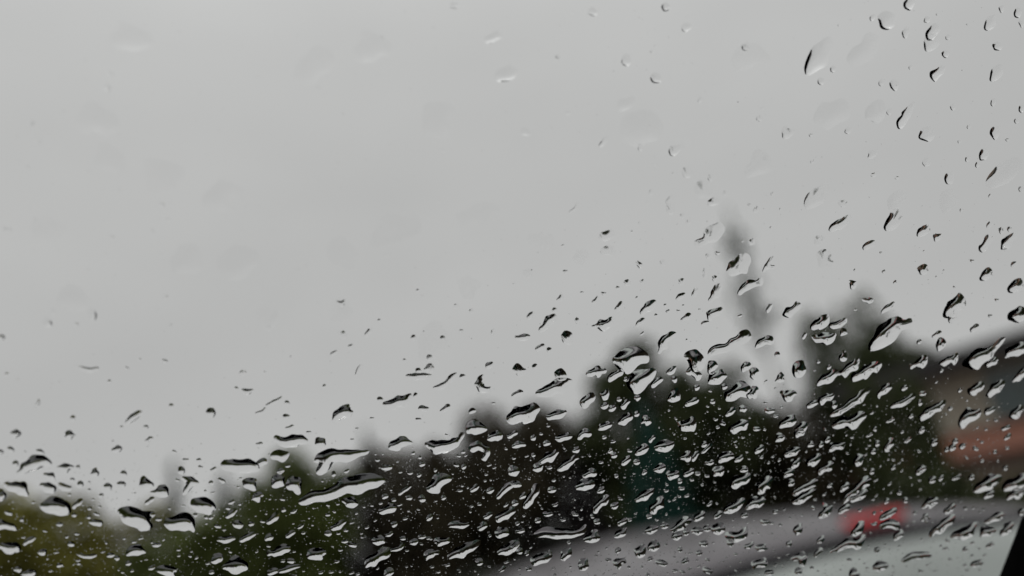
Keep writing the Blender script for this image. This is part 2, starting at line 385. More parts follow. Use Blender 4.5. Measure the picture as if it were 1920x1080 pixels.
bm = bmesh.new(); v0 = [bm.verts.new((x, y, -.0045)) for x, y in pane_poly]; v1 = [bm.verts.new((x, y, 0)) for x, y in pane_poly]
bm.faces.new(v0[::-1]); bm.faces.new(v1)
for i in range(4): bm.faces.new((v0[i], v0[(i + 1) % 4], v1[(i + 1) % 4], v1[i]))
own_part('windscreen_glass', from_bm('windscreen_glass', bm), mat_pane)
mat_cabin = M('cabin_black', (.004, .004, .004), .9, spec=.05)
def strip(name, p, q, w, mat):
    d = (q - p).normalized(); n = Vector((d.y, -d.x, 0)); bm = bmesh.new()
    if (ctr - p).dot(n) > 0: n = -n
    a = [p - d * w * .9, q + d * w * .9, q + d * w * .9 + n * w, p - d * w * .9 + n * w]
    A_ = [bm.verts.new((v.x, v.y, -.014)) for v in a]; B_ = [bm.verts.new((v.x, v.y, .001)) for v in a]
    bm.faces.new(A_[::-1]); bm.faces.new(B_)
    for i in range(4): bm.faces.new((A_[i], A_[(i + 1) % 4], B_[(i + 1) % 4], B_[i]))
    bmesh.ops.bevel(bm, geom=bm.edges[:], offset=.0008, segments=2, affect='EDGES')
    return own_part(name, from_bm(name, bm), mat)
c = [Vector((x, y, 0)) for x, y in pane_poly]
strip('windscreen_pillar', c[1], c[2], .08, mat_cabin); strip('roof_header', c[2], c[3], .07, mat_cabin)
strip('windscreen_pillar', c[3], c[0], .08, mat_cabin); strip('scuttle', c[0], c[1], .09, mat_cabin)
# cabin behind the glass and bonnet before it, level in the world
cw = [PANE @ v for v in c]; zt = max(v.z for v in cw) + .05; zl = min(v.z for v in cw); xs0 = min(v.x for v in cw) - .12; xs1 = max(v.x for v in cw) + .10
yt = min(v.y for v in cw); yl = max(v.y for v in cw)
def own_box(name, b, mat, bev=0):
    bm = box_bm(*b, bev)
    bmesh.ops.transform(bm, matrix=INV, verts=bm.verts); return own_part(name, from_bm(name, bm), mat)
own_box('cabin_side', (xs1, xs1 + .04, -1.7, yl, zl - .6, zt), mat_cabin); own_box('cabin_side', (xs0 - .04, xs0, -1.7, yl, zl - .6, zt), mat_cabin)
own_box('roof_lining', (xs0, xs1, -1.7, yt + .02, zt - .03, zt + .0), mat_cabin)
own_box('cabin_floor', (xs0, xs1, -1.7, yl, zl - .64, zl - .60), mat_cabin); own_box('cabin_rear', (xs0 - .04, xs1 + .04, -1.74, -1.70, zl - .6, zt), mat_cabin)
own_box('dashboard', (xs0 + .01, xs1 - .01, -.35, yl - .07, zl - .30, zl - .07), mat_cabin, .03)
own_box('bonnet', (xs0 + .06, xs1 - .06, yl + .03, yl + .95, zl - .35, zl - .06), M('dark_bonnet', (.015, .015, .017), .45), .05)

# ------------------------------------------------------------------ raindrops
#DROPS_BEGIN
RAW = '''31 1515,128,12 1532,108,19 1550,85,14
42 1248,14,8
38 1228,145,9
26 1172,114,9
46 1046,106,4
22 914,76,7 932,66,8
30 936,142,11 955,138,12 970,132,6
22 985,247,8
16 1165,198,10 1185,190,8
34 1126,272,4 1137,259,5
9 1185,242,26 1215,235,26
32 1262,284,8 1276,276,7
30 1200,277,6
20 1287,50,8
36 1397,89,7
34 1562,129,6
28 1540,152,7
30 1666,38,15
26 1637,33,6
40 1705,6,10
38 1744,66,10 1753,54,9
14 1748,80,15
22 1698,60,8
34 1677,160,8
20 1652,155,6
38 1773,100,7
38 1753,142,9 1764,132,8
36 1870,87,8
22 1857,42,12
30 1878,16,6
34 1908,22,8
30 1915,44,6
36 1690,230,9 1700,212,8 1714,194,4
34 1738,252,13
36 1867,248,9
26 1787,202,6
26 1872,138,13
28 1477,250,10
26 1590,244,7
36 1521,254,4
28 1425,221,6
22 1313,187,5
8 1612,108,20 1632,92,18
7 1550,214,22 1578,208,20
7 1395,112,20 1425,106,18
12 1640,205,18
22 1668,210,6
26 1862,192,6
36 1917,203,7
26 1907,227,5
22 1708,125,4
22 1777,70,5
22 1738,37,6
22 1817,238,4
26 1290,322,9
30 1331,333,6
10 1318,352,16
16 1405,322,12 1425,308,20
28 1221,360,6
24 1215,379,3
26 1252,380,5 1260,370,5
14 1258,393,9
36 1339,379,8
26 1360,363,5
22 1279,405,6
30 1291,416,5
34 1067,399,2.2 1079,391,2.8 1085,378,2.8 1093,371,2.2
32 1134,445,8 1146,437,8
22 1199,418,4
34 1315,455,8 1330,441,13 1347,428,12
34 1372,510,8 1385,498,15 1393,489,13
28 1329,480,6
26 1410,453,7
42 1432,508,3.5 1438,498,4.5 1448,482,4 / 1440,500,3 1450,501,4
38 1390,546,6 1405,534,8 1423,529,7
34 1178,529,7
24 1204,527,5
30 1279,528,7
34 1341,521,6
24 1322,506,4 1321,519,4
20 1092,478,12
20 990,512,8
14 1136,469,9 1148,466,8
20 1242,493,6
6 1022,455,20
28 1418,393,6
38 1845,288,9
30 1815,297,6
32 1833,309,5
20 1864,338,12 1885,322,18 1902,308,12
32 1779,334,9
20 1636,287,8
20 1737,304,8
26 1524,303,4
28 1515,387,8 1530,370,15 1545,357,12
24 1580,381,8
38 1560,429,7 1573,421,9 1590,411,7
40 1668,418,11 1682,409,12
34 1624,463,7 1636,456,7
36 1722,439,7 1738,429,8
34 1760,444,8
40 1729,503,10
38 1840,466,6 1853,452,9
40 1877,466,4 1888,456,9 1900,444,6
30 1878,433,6
30 1893,430,5
44 1840,522,7 1852,514,9
44 1893,540,8 1908,534,11
34 1600,534,8
32 1679,529,4
16 1543,487,15
40 1546,471,4
16 1535,449,9
30 1449,362,4
30 1857,367,4
24 1803,394,4
22 1856,421,6
22 1902,494,6
9 1680,378,17
7 1780,378,16
22 1915,356,7
34 174,591,9
28 87,605,8
26 142,608,6
22 101,585,5
36 2,632,6
28 311,557,5
36 144,687,4 156,692,4 168,694,5 184,692,4
26 262,674,4
34 304,676,4 311,678,3
26 204,716,4
22 455,699,7
26 443,729,4
40 456,732,4 463,736,5.5 471,732,4
42 238,793,4 250,783,7 262,773,5
36 273,801,5
38 395,773,8
24 320,762,5
22 136,784,6
32 72,752,3.5 70,760,3
38 480,775,3 492,772,3 498,765,2.5
40 500,761,3 515,753,4 529,746,3
34 538,755,5
36 536,781,6
18 498,592,18
38 632,567,3 641,570,4.5 647,564,3
26 792,554,4
24 505,615,6
30 642,626,9
38 688,628,4 694,618,5
36 711,601,3.5
36 776,633,6
32 830,634,5
34 621,665,3 632,659,4
28 655,650,4 662,647,3
36 803,692,8
34 784,695,6
28 806,670,6
42 763,705,4 778,706,7 795,706,6 808,704,3
42 815,727,4 828,725,6 840,717,5 848,706,6 856,702,5
36 866,706,6
26 758,676,4
28 855,573,5
28 883,583,5
28 925,620,4 923,626,3
42 918,685,7
44 905,705,5 900,718,8 903,729,7 916,730,6
44 625,790,3 636,779,9 648,771,10 655,763,5
44 722,758,6 738,759,9 752,752,10 768,742,5
32 779,742,5
40 790,765,6 801,769,5
40 830,770,5 840,763,6
26 885,771,6
24 712,750,6
28 608,724,4
28 667,703,2.5 673,690,3 681,682,2.5
40 880,808,7 891,800,12 903,801,9
8 640,582,18
7 805,645,28
38 992,595,5 999,587,5
44 1013,620,3 1024,608,8 1037,596,8
32 1040,582,6
32 1046,562,4 1054,556,5
42 967,633,4 980,633,7 993,632,4
42 1060,637,11
38 1010,653,6 1018,650,5
28 1030,657,6
34 1083,601,6
32 1115,565,5 1121,559,4
44 1116,612,6 1127,609,8 1139,609,8 1148,600,5
36 1158,579,6 1166,570,5
42 1204,586,5 1214,577,8 1226,569,7
38 1196,609,5 1205,601,6
42 1236,658,5 1244,644,9 1257,631,8
36 1273,558,6 1281,553,6
34 1281,599,5 1292,592,6
40 1333,591,8 1344,584,8
34 1318,607,4 1326,604,4
28 1302,552,6 1306,544,5
36 1335,561,5 1343,549,9 1350,537,7
46 1165,674,10 1180,668,17 1200,670,13 1182,684,12
46 1292,670,9 1303,674,14 1311,682,10
38 1298,692,9 1306,702,9
44 1334,659,7 1350,654,10 1368,650,5 1380,641,9 1396,631,11
42 1420,646,7 1440,639,9
38 976,696,10
34 1003,687,6
40 1055,702,11
44 1012,736,7 1030,732,11 1050,724,12 1065,713,9
36 962,742,4 975,736,6
46 965,782,10 980,777,16 998,772,13
40 1030,783,7 1045,777,8 1058,772,5
38 1333,690,9
42 1335,710,9 1350,706,12
38 1398,689,8
40 1414,699,9
44 1375,743,12 1391,733,14
42 1412,740,8 1416,730,7
44 1185,716,10 1200,709,15 1220,699,9 1193,729,9
42 1225,722,6 1236,712,7
38 1257,698,7 1265,690,5
38 1265,710,7
38 1105,700,6 1120,697,8 1133,696,5
42 1143,710,6 1153,704,7 1163,698,6
36 1175,711,5
40 1096,757,8 1107,749,10
38 1133,741,8
38 1135,760,7
38 1148,766,7
40 1168,763,6 1176,753,6
36 1161,748,5
36 1195,748,6
42 1170,788,9 1181,780,7
36 1194,777,6
40 1210,789,9
36 1265,743,10
38 1290,758,6 1305,750,6
36 1336,753,5
36 1308,726,6
36 1357,726,6
38 1394,766,7
42 1278,801,8 1291,800,9 1300,788,8
42 1375,803,9 1392,797,10
38 1128,801,8 1140,796,6
38 1440,583,4 1445,573,5
42 1467,591,4 1480,586,8 1493,576,8
42 1528,609,8 1542,602,12
42 1560,611,7 1572,609,7 1583,602,6
42 1530,633,6 1545,635,10 1562,632,8
32 1583,623,8
34 1620,563,4 1633,563,5
36 1654,585,4 1664,577,6 1674,569,4
46 1770,592,5 1784,579,12 1797,569,13 1806,561,7
22 1786,592,9
48 1642,641,13 1655,629,16 1675,618,17 1693,612,13
46 1895,593,8 1912,588,14
36 1823,620,5 1830,614,6
32 1752,630,4 1761,625,5
36 1724,641,5
40 1765,646,9
32 1507,632,4 1509,627,4
40 1499,691,12
38 1464,709,8
32 1457,665,5
38 1479,743,12
36 1535,679,4
36 1555,688,4.5
32 1582,668,8
40 1575,698,6 1588,696,8 1600,685,8 1607,675,5
40 1537,714,7 1550,710,9 1562,700,8
42 1603,706,8 1620,698,9 1638,688,9 1650,684,6
42 1712,686,7 1728,678,10
40 1770,680,7 1785,673,9
46 1812,678,10 1830,674,16 1850,664,13 1862,648,6 1880,633,5
40 1853,684,6 1866,676,7
42 1890,664,8 1905,656,11 1918,653,8
40 1822,736,7 1836,726,10
40 1855,738,7 1867,727,9 1880,717,6
40 1910,706,9 1919,698,8
40 1650,740,6 1658,732,8 1667,724,6
38 1695,729,6
40 1672,762,5 1690,757,7 1705,748,6 1715,742,5
40 1542,750,7 1552,744,9
38 1515,762,5 1526,756,7
36 1564,758,7
42 1565,796,7 1580,790,9 1600,792,10 1616,778,7
30 1560,778,6 1585,765,7 1612,745,8 1628,730,5
40 1465,800,7 1480,790,9 1488,782,6
38 1503,803,9
42 1728,781,7 1742,773,10 1758,763,8 1770,755,5
36 1725,755,5
36 1708,780,5
38 1781,767,5
36 1641,804,5
42 1802,794,9 1818,781,13 1830,775,7
36 1850,771,7 1862,768,5
40 1903,778,8 1914,768,8
34 1800,732,4
34 1765,695,4
38 1728,806,7
38 963,836,5 973,833,6 983,834,4
38 1000,820,6
36 1025,830,6
40 1050,822,7 1062,818,8
40 1085,820,6 1100,812,8
36 1133,820,4
38 1219,826,4 1225,819,4
42 1018,866,6 1030,857,8 1045,847,6
42 1050,880,6 1063,870,8 1077,858,6
38 1007,875,8
36 1000,853,4
38 1080,843,7
38 1144,845,5
38 1151,853,6
40 1168,867,6 1176,861,7
38 1195,867,6
40 1197,848,6 1208,842,8
40 1236,837,8 1250,837,9 1261,833,6
40 1238,876,9
40 1289,854,10
38 1300,861,5 1306,850,5
38 1320,833,6
34 1318,848,3.5 1326,840,3.5 1333,834,3
40 1350,862,7 1362,857,8 1373,855,5
38 1382,862,6 1390,857,5
38 1419,845,6 1428,840,6
40 1098,890,6 1110,886,8
34 1155,892,4
40 1255,892,7 1266,888,8
38 1286,890,6 1296,884,6
38 1308,888,5
36 1275,902,5
36 1346,886,9
38 1396,880,7
40 1380,904,10 1395,897,11
36 1425,918,9 1439,908,10
42 984,948,7 995,935,8 1003,920,7 1007,909,5
40 965,883,9
40 965,909,9
38 980,930,7
38 966,943,6
38 1035,918,7
40 1083,915,7 1096,908,9 1108,908,8
36 1127,920,7
42 1118,954,7 1128,943,8 1136,933,6
42 1197,935,7 1210,928,9 1221,922,6
36 1152,948,7
38 1225,953,8 1235,945,8 1238,935,5
40 1368,953,9 1382,946,9 1391,938,5
38 1396,965,7
38 1408,946,9 1425,942,8
38 1308,971,7 1316,963,6
36 1110,968,4
38 1008,976,6
36 971,981,4
38 1218,968,5
38 1163,980,6 1172,976,6
34 1181,974,4
36 1120,978,6
34 1262,993,4 1275,986,8 1287,978,8
38 1245,985,7
40 1157,1003,8 1168,997,7
40 1110,1007,11
38 1012,1000,8 1027,997,10 1045,1001,8 1062,999,9 1080,1002,6 1093,993,6 1097,984,5
36 1222,993,8
38 1270,1003,8
36 1286,997,7
38 1305,997,8
38 1326,991,7
40 1345,991,10
36 1365,1005,7 1378,1009,9 1392,1003,8 1400,991,5
36 1370,1018,7
40 1224,1023,10
40 1196,1036,11
34 1320,1020,7
40 1055,1046,7 1062,1038,8 1070,1032,5
40 1004,1050,9 1018,1046,10 1026,1038,6
36 1067,1017,4
36 1030,1035,5
38 975,1033,7
36 988,1038,5
38 963,1026,8
38 1093,1061,10
38 1158,1059,8 1167,1052,7
38 1240,1055,9
34 1285,1050,7
34 1160,1032,6
34 992,1065,6
34 1219,1048,5
34 1312,1037,6
34 1275,1030,5
34 1428,1028,8
34 1415,1061,8 1430,1055,8
44 36,888,4 48,877,9 65,868,13 80,866,10 92,869,5
42 112,876,4 122,878,8 133,878,5
40 30,814,8
40 131,818,8
34 20,843,6
38 74,847,7
36 0,848,6
40 212,846,5 221,841,7
34 276,827,4 282,822,4
34 28,870,6
38 91,893,8
28 146,876,4
44 22,916,10 38,916,12
42 88,916,11
38 4,930,9
44 80,951,8 100,950,16 122,956,12
44 180,888,8
36 231,887,6
38 229,908,7
40 203,912,7
36 190,929,4
38 150,908,6
38 135,899,4
42 264,910,6 272,906,10 284,911,5
40 289,924,5 303,921,12
40 276,942,5 286,935,4
38 340,882,7
42 342,896,4 355,900,7 366,905,7 / 345,926,4 352,916,6 361,907,5
44 376,946,13 391,948,13
44 424,878,9 440,873,12 458,873,13 476,876,9
46 237,965,13 255,970,17 271,985,12 277,966,8
46 325,985,12 342,983,17 358,985,12
38 426,970,4 435,962,6 441,956,4
38 447,983,8
38 470,982,6
42 473,908,11
40 172,978,6 185,982,7
36 138,951,4 145,945,4.5 152,938,4
36 139,966,5
34 166,970,4
34 168,954,4
36 112,984,5
36 41,974,4
40 2,985,9 18,988,9
40 5,1023,9 25,1026,11
38 47,1020,4 56,1012,5 64,1008,3.5
38 133,1020,6
38 79,1036,7
42 245,1036,9 260,1032,9
36 145,1038,3.5 158,1044,4 170,1044,4 178,1041,4
38 206,1042,7
36 219,1047,5
36 241,1056,5
36 110,1059,6
36 33,1067,7
38 45,1076,6 62,1074,7
40 305,1070,9 320,1073,9
40 408,1046,10
44 425,1063,9 440,1061,14 456,1061,9
38 412,1012,6 425,1012,7 440,1010,4
40 453,1014,5 463,1007,6 475,1000,5
36 396,1073,5
34 427,953,4
34 386,970,4
34 395,971,4
34 365,965,4
44 517,822,6 530,829,8 548,826,11 565,823,8 577,824,4
20 526,856,11
40 601,832,9
46 590,866,5 605,858,10 622,853,12 645,856,10 665,854,8 685,849,5 / 614,868,11 601,884,8
42 728,842,5 740,834,9 755,829,9 768,828,5
46 802,836,7 818,837,11 835,838,11 850,833,8 862,824,6 869,815,4
40 483,873,6 494,865,7
38 526,883,6
44 522,900,13
44 553,899,8 552,914,12
38 626,889,5
46 562,940,7 578,935,9 600,928,9 625,922,10 645,913,13 675,906,16 700,901,13 715,898,6
42 648,938,7 660,943,10
44 806,915,8 818,908,13 832,901,10
42 485,930,9
40 718,958,7 732,952,9 734,940,5
36 738,937,5
36 722,930,6
38 750,926,3.5 760,918,4 768,912,3.5
38 791,934,7
36 831,934,5
40 805,971,7
36 791,870,5.5
36 786,891,4.5
34 787,858,3.5
34 869,847,4
38 869,875,5
42 885,839,8 897,836,8 906,843,5 / 913,838,5 912,850,6 905,860,5
40 922,823,8 933,817,8 937,810,4
40 955,818,5 965,812,5
40 935,931,6 945,920,7 952,911,7 962,906,6
38 920,919,7
42 935,972,7 948,965,8 960,957,7
38 910,970,4.5 920,963,5
38 840,986,4.5 855,983,7 868,985,6 878,983,4.5
38 905,987,8
40 942,997,10
38 825,1015,8 838,1014,6
42 848,1042,7 865,1035,11 880,1025,9 893,1018,6
40 937,1036,7 950,1030,9 965,1022,8
38 805,1040,8 818,1036,7
38 900,1053,7
40 688,1058,7 700,1050,9 715,1040,10 728,1032,6
36 735,1032,3.5 748,1028,5 757,1020,3.5
34 728,1072,9
42 578,1043,7 592,1039,10 608,1036,7
40 503,1037,6 518,1038,7 530,1030,9 541,1029,5
38 545,1052,6
38 525,1072,5 540,1067,6 553,1063,5 562,1061,3.5
38 505,1073,6 515,1070,6
38 504,1007,8
38 540,1005,5 550,998,5
40 625,992,6 635,986,7 645,978,5
36 615,1000,7
38 505,978,6 515,970,7 520,962,5
40 708,1012,9
36 755,1009,5
38 739,984,6
34 531,955,5
34 816,881,4
40 1462,820,8
40 1501,812,8
40 1520,833,7
40 1475,852,7 1488,847,8 1497,842,5
40 1562,838,8 1574,838,8
38 1541,833,6
36 1551,825,6
38 1492,867,8
40 1518,868,8 1530,864,8
36 1540,880,7 1555,876,9
38 1483,904,7
34 1478,888,8
38 1555,910,5
40 1607,865,10
36 1637,847,6
36 1665,836,8 1672,828,6
36 1645,832,6
34 1675,877,5
38 1752,828,7
38 1787,838,7
38 1804,836,6
34 1775,843,5
34 1790,828,6
34 1885,877,5
34 1838,912,9 1855,905,12 1865,900,8
38 1848,931,6 1858,925,7
34 1890,912,9 1905,905,12 1918,900,10
40 1892,933,6 1908,925,8 1920,918,6
38 1733,946,7 1745,942,9 1753,939,6
38 1493,941,6 1507,932,8 1522,923,6
32 1490,925,6 1508,914,7 1528,904,7
34 1578,943,4 1592,930,7 1608,917,8 1623,905,9
36 1578,918,6 1588,910,6
40 1600,935,7 1612,930,8 1622,922,6
36 1578,956,7 1590,952,6
36 1454,961,5
36 1543,966,7 1553,956,8 1546,947,5
36 1497,997,10
36 1603,1000,7 1612,990,9
36 1560,1037,5 1575,1025,7 1592,1015,8 1610,1018,9 1618,1008,7
36 1655,985,6 1670,982,9 1682,985,6
34 1652,972,5 1665,965,7 1678,958,5
36 1685,1005,8
36 1745,1002,5 1760,992,8 1775,980,8 1788,970,6
36 1788,1005,6 1805,1003,8 1820,995,9 1826,986,6
36 1775,958,7 1785,950,6
36 1735,970,8
36 1855,975,7 1868,970,8 1876,965,6
34 1845,995,8 1858,996,9
36 1880,998,6 1890,990,8 1896,984,5
36 1695,1050,5 1710,1042,7 1728,1040,7 1745,1039,5
34 1650,1062,9 1661,1060,7
34 1645,1032,6
36 1490,1045,7 1503,1045,9 1503,1056,6
34 1530,1040,5 1537,1032,6
34 1540,1012,7
34 1825,1058,6 1838,1055,6
34 1852,1025,4 1860,1020,5
34 1810,1030,5
34 1479,1020,6
34 1497,1072,7
34 1602,1074,9
34 1915,960,7
34 1722,885,7 1733,878,6
34 1748,900,7
34 1765,895,6
34 1662,940,5
34 1698,938,5
34 1822,895,6
34 1635,884,6
6 225,80,16 245,73,20 268,70,14
7 160,225,24 190,235,20
6 215,300,26
7 300,330,26 330,326,22
5 575,130,20 592,118,26 612,112,15
6 700,95,24 720,88,18
6 800,236,14 820,228,26 838,222,18
5 330,496,18 352,486,24 372,492,12
7 440,500,26 470,492,20
5 715,440,16 740,430,26 768,425,14
5 880,405,16 905,396,22
6 640,470,24
7 880,540,20
6 90,430,24
7 420,360,26
6 140,560,24'''
LAM = 7.0e-3
def smin(a, b, k):
    h = np.clip(.5 + .5 * (b - a) / k, 0, 1); return b * (1 - h) + a * h - k * h * (1 - h)
def field(X, Y, chains, rg):
    """signed distance (negative inside) to a smooth union of tapering strokes, with an uneven contact line"""
    F = None; rmean = np.mean([p[2] for c_ in chains for p in c_]); ph = rg.uniform(0, 6.28, 12); an = rg.uniform(0, 6.28, 6)
    for c_ in chains:
        if len(c_) == 1: c_ = [c_[0], (c_[0][0] + 1e-6, c_[0][1], c_[0][2])]
        for (x0, y0, ra), (x1, y1, rb) in zip(c_, c_[1:]):
            dx, dy = x1 - x0, y1 - y0; tt = np.clip(((X - x0) * dx + (Y - y0) * dy) / (dx * dx + dy * dy), 0, 1)
            d = np.hypot(X - x0 - tt * dx, Y - y0 - tt * dy) - (ra + (rb - ra) * tt)
            F = d if F is None else smin(F, d, .45 * rmean)
    nn = 0
    for k in range(6):
        wl = rmean * (4.2, 3.1, 2.3, 1.7, 1.2, .9)[k]; q = (X * math.cos(an[k]) + Y * math.sin(an[k])) * 6.283 / wl
        nn = nn + np.sin(q + ph[k]) * (.12, .11, .09, .075, .06, .045)[k]
    return F + nn * rmean * ROUGH[0]
ROUGH = [1.0]
def contour(X, Y, F):
    """marching squares; the longest closed loop"""
    ny, nx = F.shape; seg = {}
    def pt(i, j, e):      # e 0: edge (i,j)-(i,j+1)   1: edge (i,j)-(i+1,j)
        a = F[i, j]; (i2, j2) = (i, j + 1) if e == 0 else (i + 1, j); b = F[i2, j2]; t_ = a / (a - b)
        return (X[i, j] + (X[i2, j2] - X[i, j]) * t_, Y[i, j] + (Y[i2, j2] - Y[i, j]) * t_)
    IN = F < 0; adj = {}
    cells = np.argwhere((IN[:-1, :-1].astype(int) + IN[1:, :-1] + IN[:-1, 1:] + IN[1:, 1:]) % 4 != 0)
    for i, j in cells:
        i = int(i); j = int(j); ed_ = []
        if IN[i, j] != IN[i, j + 1]: ed_.append((i, j, 0))
        if IN[i, j + 1] != IN[i + 1, j + 1]: ed_.append((i, j + 1, 1))
        if IN[i + 1, j] != IN[i + 1, j + 1]: ed_.append((i + 1, j, 0))
        if IN[i, j] != IN[i + 1, j]: ed_.append((i, j, 1))
        for a, b in ([(0, 1)] if len(ed_) == 2 else [(0, 1), (2, 3)] if IN[i, j + 1] else [(0, 3), (1, 2)]):
            adj.setdefault(ed_[a], []).append(ed_[b]); adj.setdefault(ed_[b], []).append(ed_[a])
    best = []; seen = set()
    for s0 in adj:
        if s0 in seen: continue
        loop = [s0]; seen.add(s0); cur = s0
        while True:
            nx_ = [k for k in adj[cur] if k not in seen]
            if not nx_: break
            cur = nx_[0]; seen.add(cur); loop.append(cur)
        if len(loop) > len(best): best = loop
    P = np.array([pt(*k) for k in best]); 
    area = .5 * np.sum(P[:, 0] * np.roll(P[:, 1], -1) - P[:, 1] * np.roll(P[:, 0], -1))
    return P if area > 0 else P[::-1]
def drop_geometry(chains, theta, seed, detail=1.0, sag=.4, noise=1.0, skew=.55):
    """outline of a drop, then the height of its surface from capillary balance: lap(h) - h/lam^2 = -k (1 + sag*down), h = 0 on the outline"""
    rg = np.random.default_rng(seed); ROUGH[0] = noise
    allp = np.array([p for c_ in chains for p in c_]); m = allp[:, 2].max() * 1.35
    x0, x1, y0, y1 = (allp[:, 0] - allp[:, 2]).min() - m * .5, (allp[:, 0] + allp[:, 2]).max() + m * .5, (allp[:, 1] - allp[:, 2]).min() - m * .5, (allp[:, 1] + allp[:, 2]).max() + m * .5
    cell = min(allp[:, 2].min() * .35, max(x1 - x0, y1 - y0) / 34)
    X, Y = np.meshgrid(np.arange(x0, x1 + cell, cell), np.arange(y0, y1 + cell, cell))
    F = field(X, Y, chains, rg); P = contour(X, Y, F)
    dl = np.linalg.norm(P - np.roll(P, -1, 0), axis=1); per = dl.sum(); area = .5 * abs(np.sum(P[:, 0] * np.roll(P[:, 1], -1) - P[:, 1] * np.roll(P[:, 0], -1)))
    n = int(min(110, max(22, per / (math.sqrt(area) * .13)) * detail)); n = max(18, n)
    cum = np.r_[0, np.cumsum(dl)]; Pc = np.vstack([P, P[:1]]); tt = np.linspace(0, per, n, endpoint=False)
    B_ = np.stack([np.interp(tt, cum, Pc[:, 0]), np.interp(tt, cum, Pc[:, 1])], 1)
    B_ = (B_ * 2 + np.roll(B_, 1, 0) + np.roll(B_, -1, 0)) / 4
    sp = per / n
    # one ring close inside the outline, then a hexagonal fill
    tng = np.roll(B_, -1, 0) - np.roll(B_, 1, 0); tng /= np.linalg.norm(tng, axis=1)[:, None] + 1e-12; nrm = np.stack([-tng[:, 1], tng[:, 0]], 1)
    ring = B_ + nrm * sp * .42
    hx = sp * 1.0; gx = np.arange(x0, x1, hx); gy = np.arange(y0, y1, hx * .866)
    G = np.array([(x + (k % 2) * hx / 2, y) for k, y in enumerate(gy) for x in gx])
    def dist_in(Q):
        d = np.full(len(Q), 1e9); ins = np.zeros(len(Q), bool); A = B_; C = np.roll(B_, -1, 0)
        for a, b in zip(A, C):
            e = b - a; t_ = np.clip(((Q - a) @ e) / (e @ e + 1e-20), 0, 1); d = np.minimum(d, np.linalg.norm(Q - a - t_[:, None] * e, axis=1))
            cond = (a[1] > Q[:, 1]) != (b[1] > Q[:, 1]); xx = a[0] + (Q[:, 1] - a[1]) * e[0] / (e[1] if abs(e[1]) > 1e-15 else 1e-15); ins ^= cond & (Q[:, 0] < xx)
        return np.where(ins, d, -d)
    ring = ring[dist_in(ring) > sp * .3]; G = G[dist_in(G) > sp * .95]
    Q = np.vstack([B_, ring, G]); sc = 1 / max(x1 - x0, y1 - y0)
    vo, eo, fo, ov, oe, of_ = delaunay_2d_cdt([Vector((float(a) * sc, float(b) * sc)) for a, b in Q], [(i, (i + 1) % n) for i in range(n)], [], 1, 1e-7)
    V = np.array([(v.x / sc, v.y / sc) for v in vo]); T = np.array([f for f in fo if len(f) == 3])
    bset = set()
    for k, l in enumerate(ov):
        if any(q < n for q in l): bset.add(k)
    nv = len(V); bnd = np.array(sorted(bset)); fr = np.array([k for k in range(nv) if k not in bset])
    a, b, c_ = V[T[:, 0]], V[T[:, 1]], V[T[:, 2]]
    ar = .5 * ((b[:, 0] - a[:, 0]) * (c_[:, 1] - a[:, 1]) - (b[:, 1] - a[:, 1]) * (c_[:, 0] - a[:, 0]))
    flip = ar < 0; T[flip] = T[flip][:, ::-1]; a, b, c_ = V[T[:, 0]], V[T[:, 1]], V[T[:, 2]]; ar = np.abs(ar) + 1e-18
    E = np.stack([c_ - b, a - c_, b - a], 1)
    K = np.zeros((nv, nv)); Mv = np.zeros(nv)
    for i in range(3):
        np.add.at(Mv, T[:, i], ar / 3)
        for j in range(3): np.add.at(K, (T[:, i], T[:, j]), np.sum(E[:, i] * E[:, j], 1) / (4 * ar))
    K[np.arange(nv), np.arange(nv)] += Mv / LAM ** 2
    yc = V[:, 1].mean(); yr = max(np.ptp(V[:, 1]) / 2, 1e-6)
    src = Mv * (1 - sag * (V[:, 1] - yc) / yr)
    h = np.zeros(nv)
    if len(fr):
        h[fr] = np.linalg.solve(K[np.ix_(fr, fr)], src[fr])
    h *= 1 - skew * (V[:, 1] - yc) / yr
    slope = (src.sum() - (h * Mv).sum() / LAM ** 2) / per
    h *= math.tan(R(theta)) / slope
    cx, cy = V.mean(0)
    return V - (cx, cy), h, T, bnd, (cx, cy), area
def drop_mesh(V, h, T, bnd):
    nv = len(V); top = [(x, y, z) for (x, y), z in zip(V, h)]; bot = [(x, y, 0.0) for x, y in V]
    # dome with rim welded to nothing: the flat back has vertices of its own so the rim stays crisp
    F = [tuple(map(int, t_)) for t_ in T] + [(int(t_[2]) + nv, int(t_[1]) + nv, int(t_[0]) + nv) for t_ in T]
    me = mesh('raindrop', top + bot, F); sm = [True] * len(T) + [False] * len(T); me.polygons.foreach_set('use_smooth', sm); return me
GAP = 3e-5
entries = []
for ln in RAW.strip().splitlines():
    w = ln.split(); th = float(w[0]); chains = [[]]; px_ = []
    for q in w[1:]:
        if q == '/': chains.append([]); continue
        x, y, r_ = map(float, q.split(',')); r_ *= 1.13 if r_ > 7.5 else 1.0; X_, Y_ = pane_xy(x, y); X2, Y2 = pane_xy(x + r_, y); X3, Y3 = pane_xy(x, y + r_)
        rr = .5 * (math.hypot(X2 - X_, Y2 - Y_) + math.hypot(X3 - X_, Y3 - Y_)); chains[-1].append((X_, Y_, rr)); px_.append((x, y, r_))
    q0 = ray(px_[0][0], px_[0][1]).normalized(); al = math.asin(q0.dot(PY)); tir = 48.6 + math.degrees(math.asin(math.sin(al) / 1.333))
    if th <= 15: th *= 1.8
    else: th = min(60, max(12, tir + (th - 36) * .8)) + min(8, max(-6, (px_[0][1] - 560) * .04)) - (4 if max(p[2] for p in px_) > 11 and px_[0][1] < 760 else 0)
    entries.append(dict(th=th, ch=chains, px=px_))
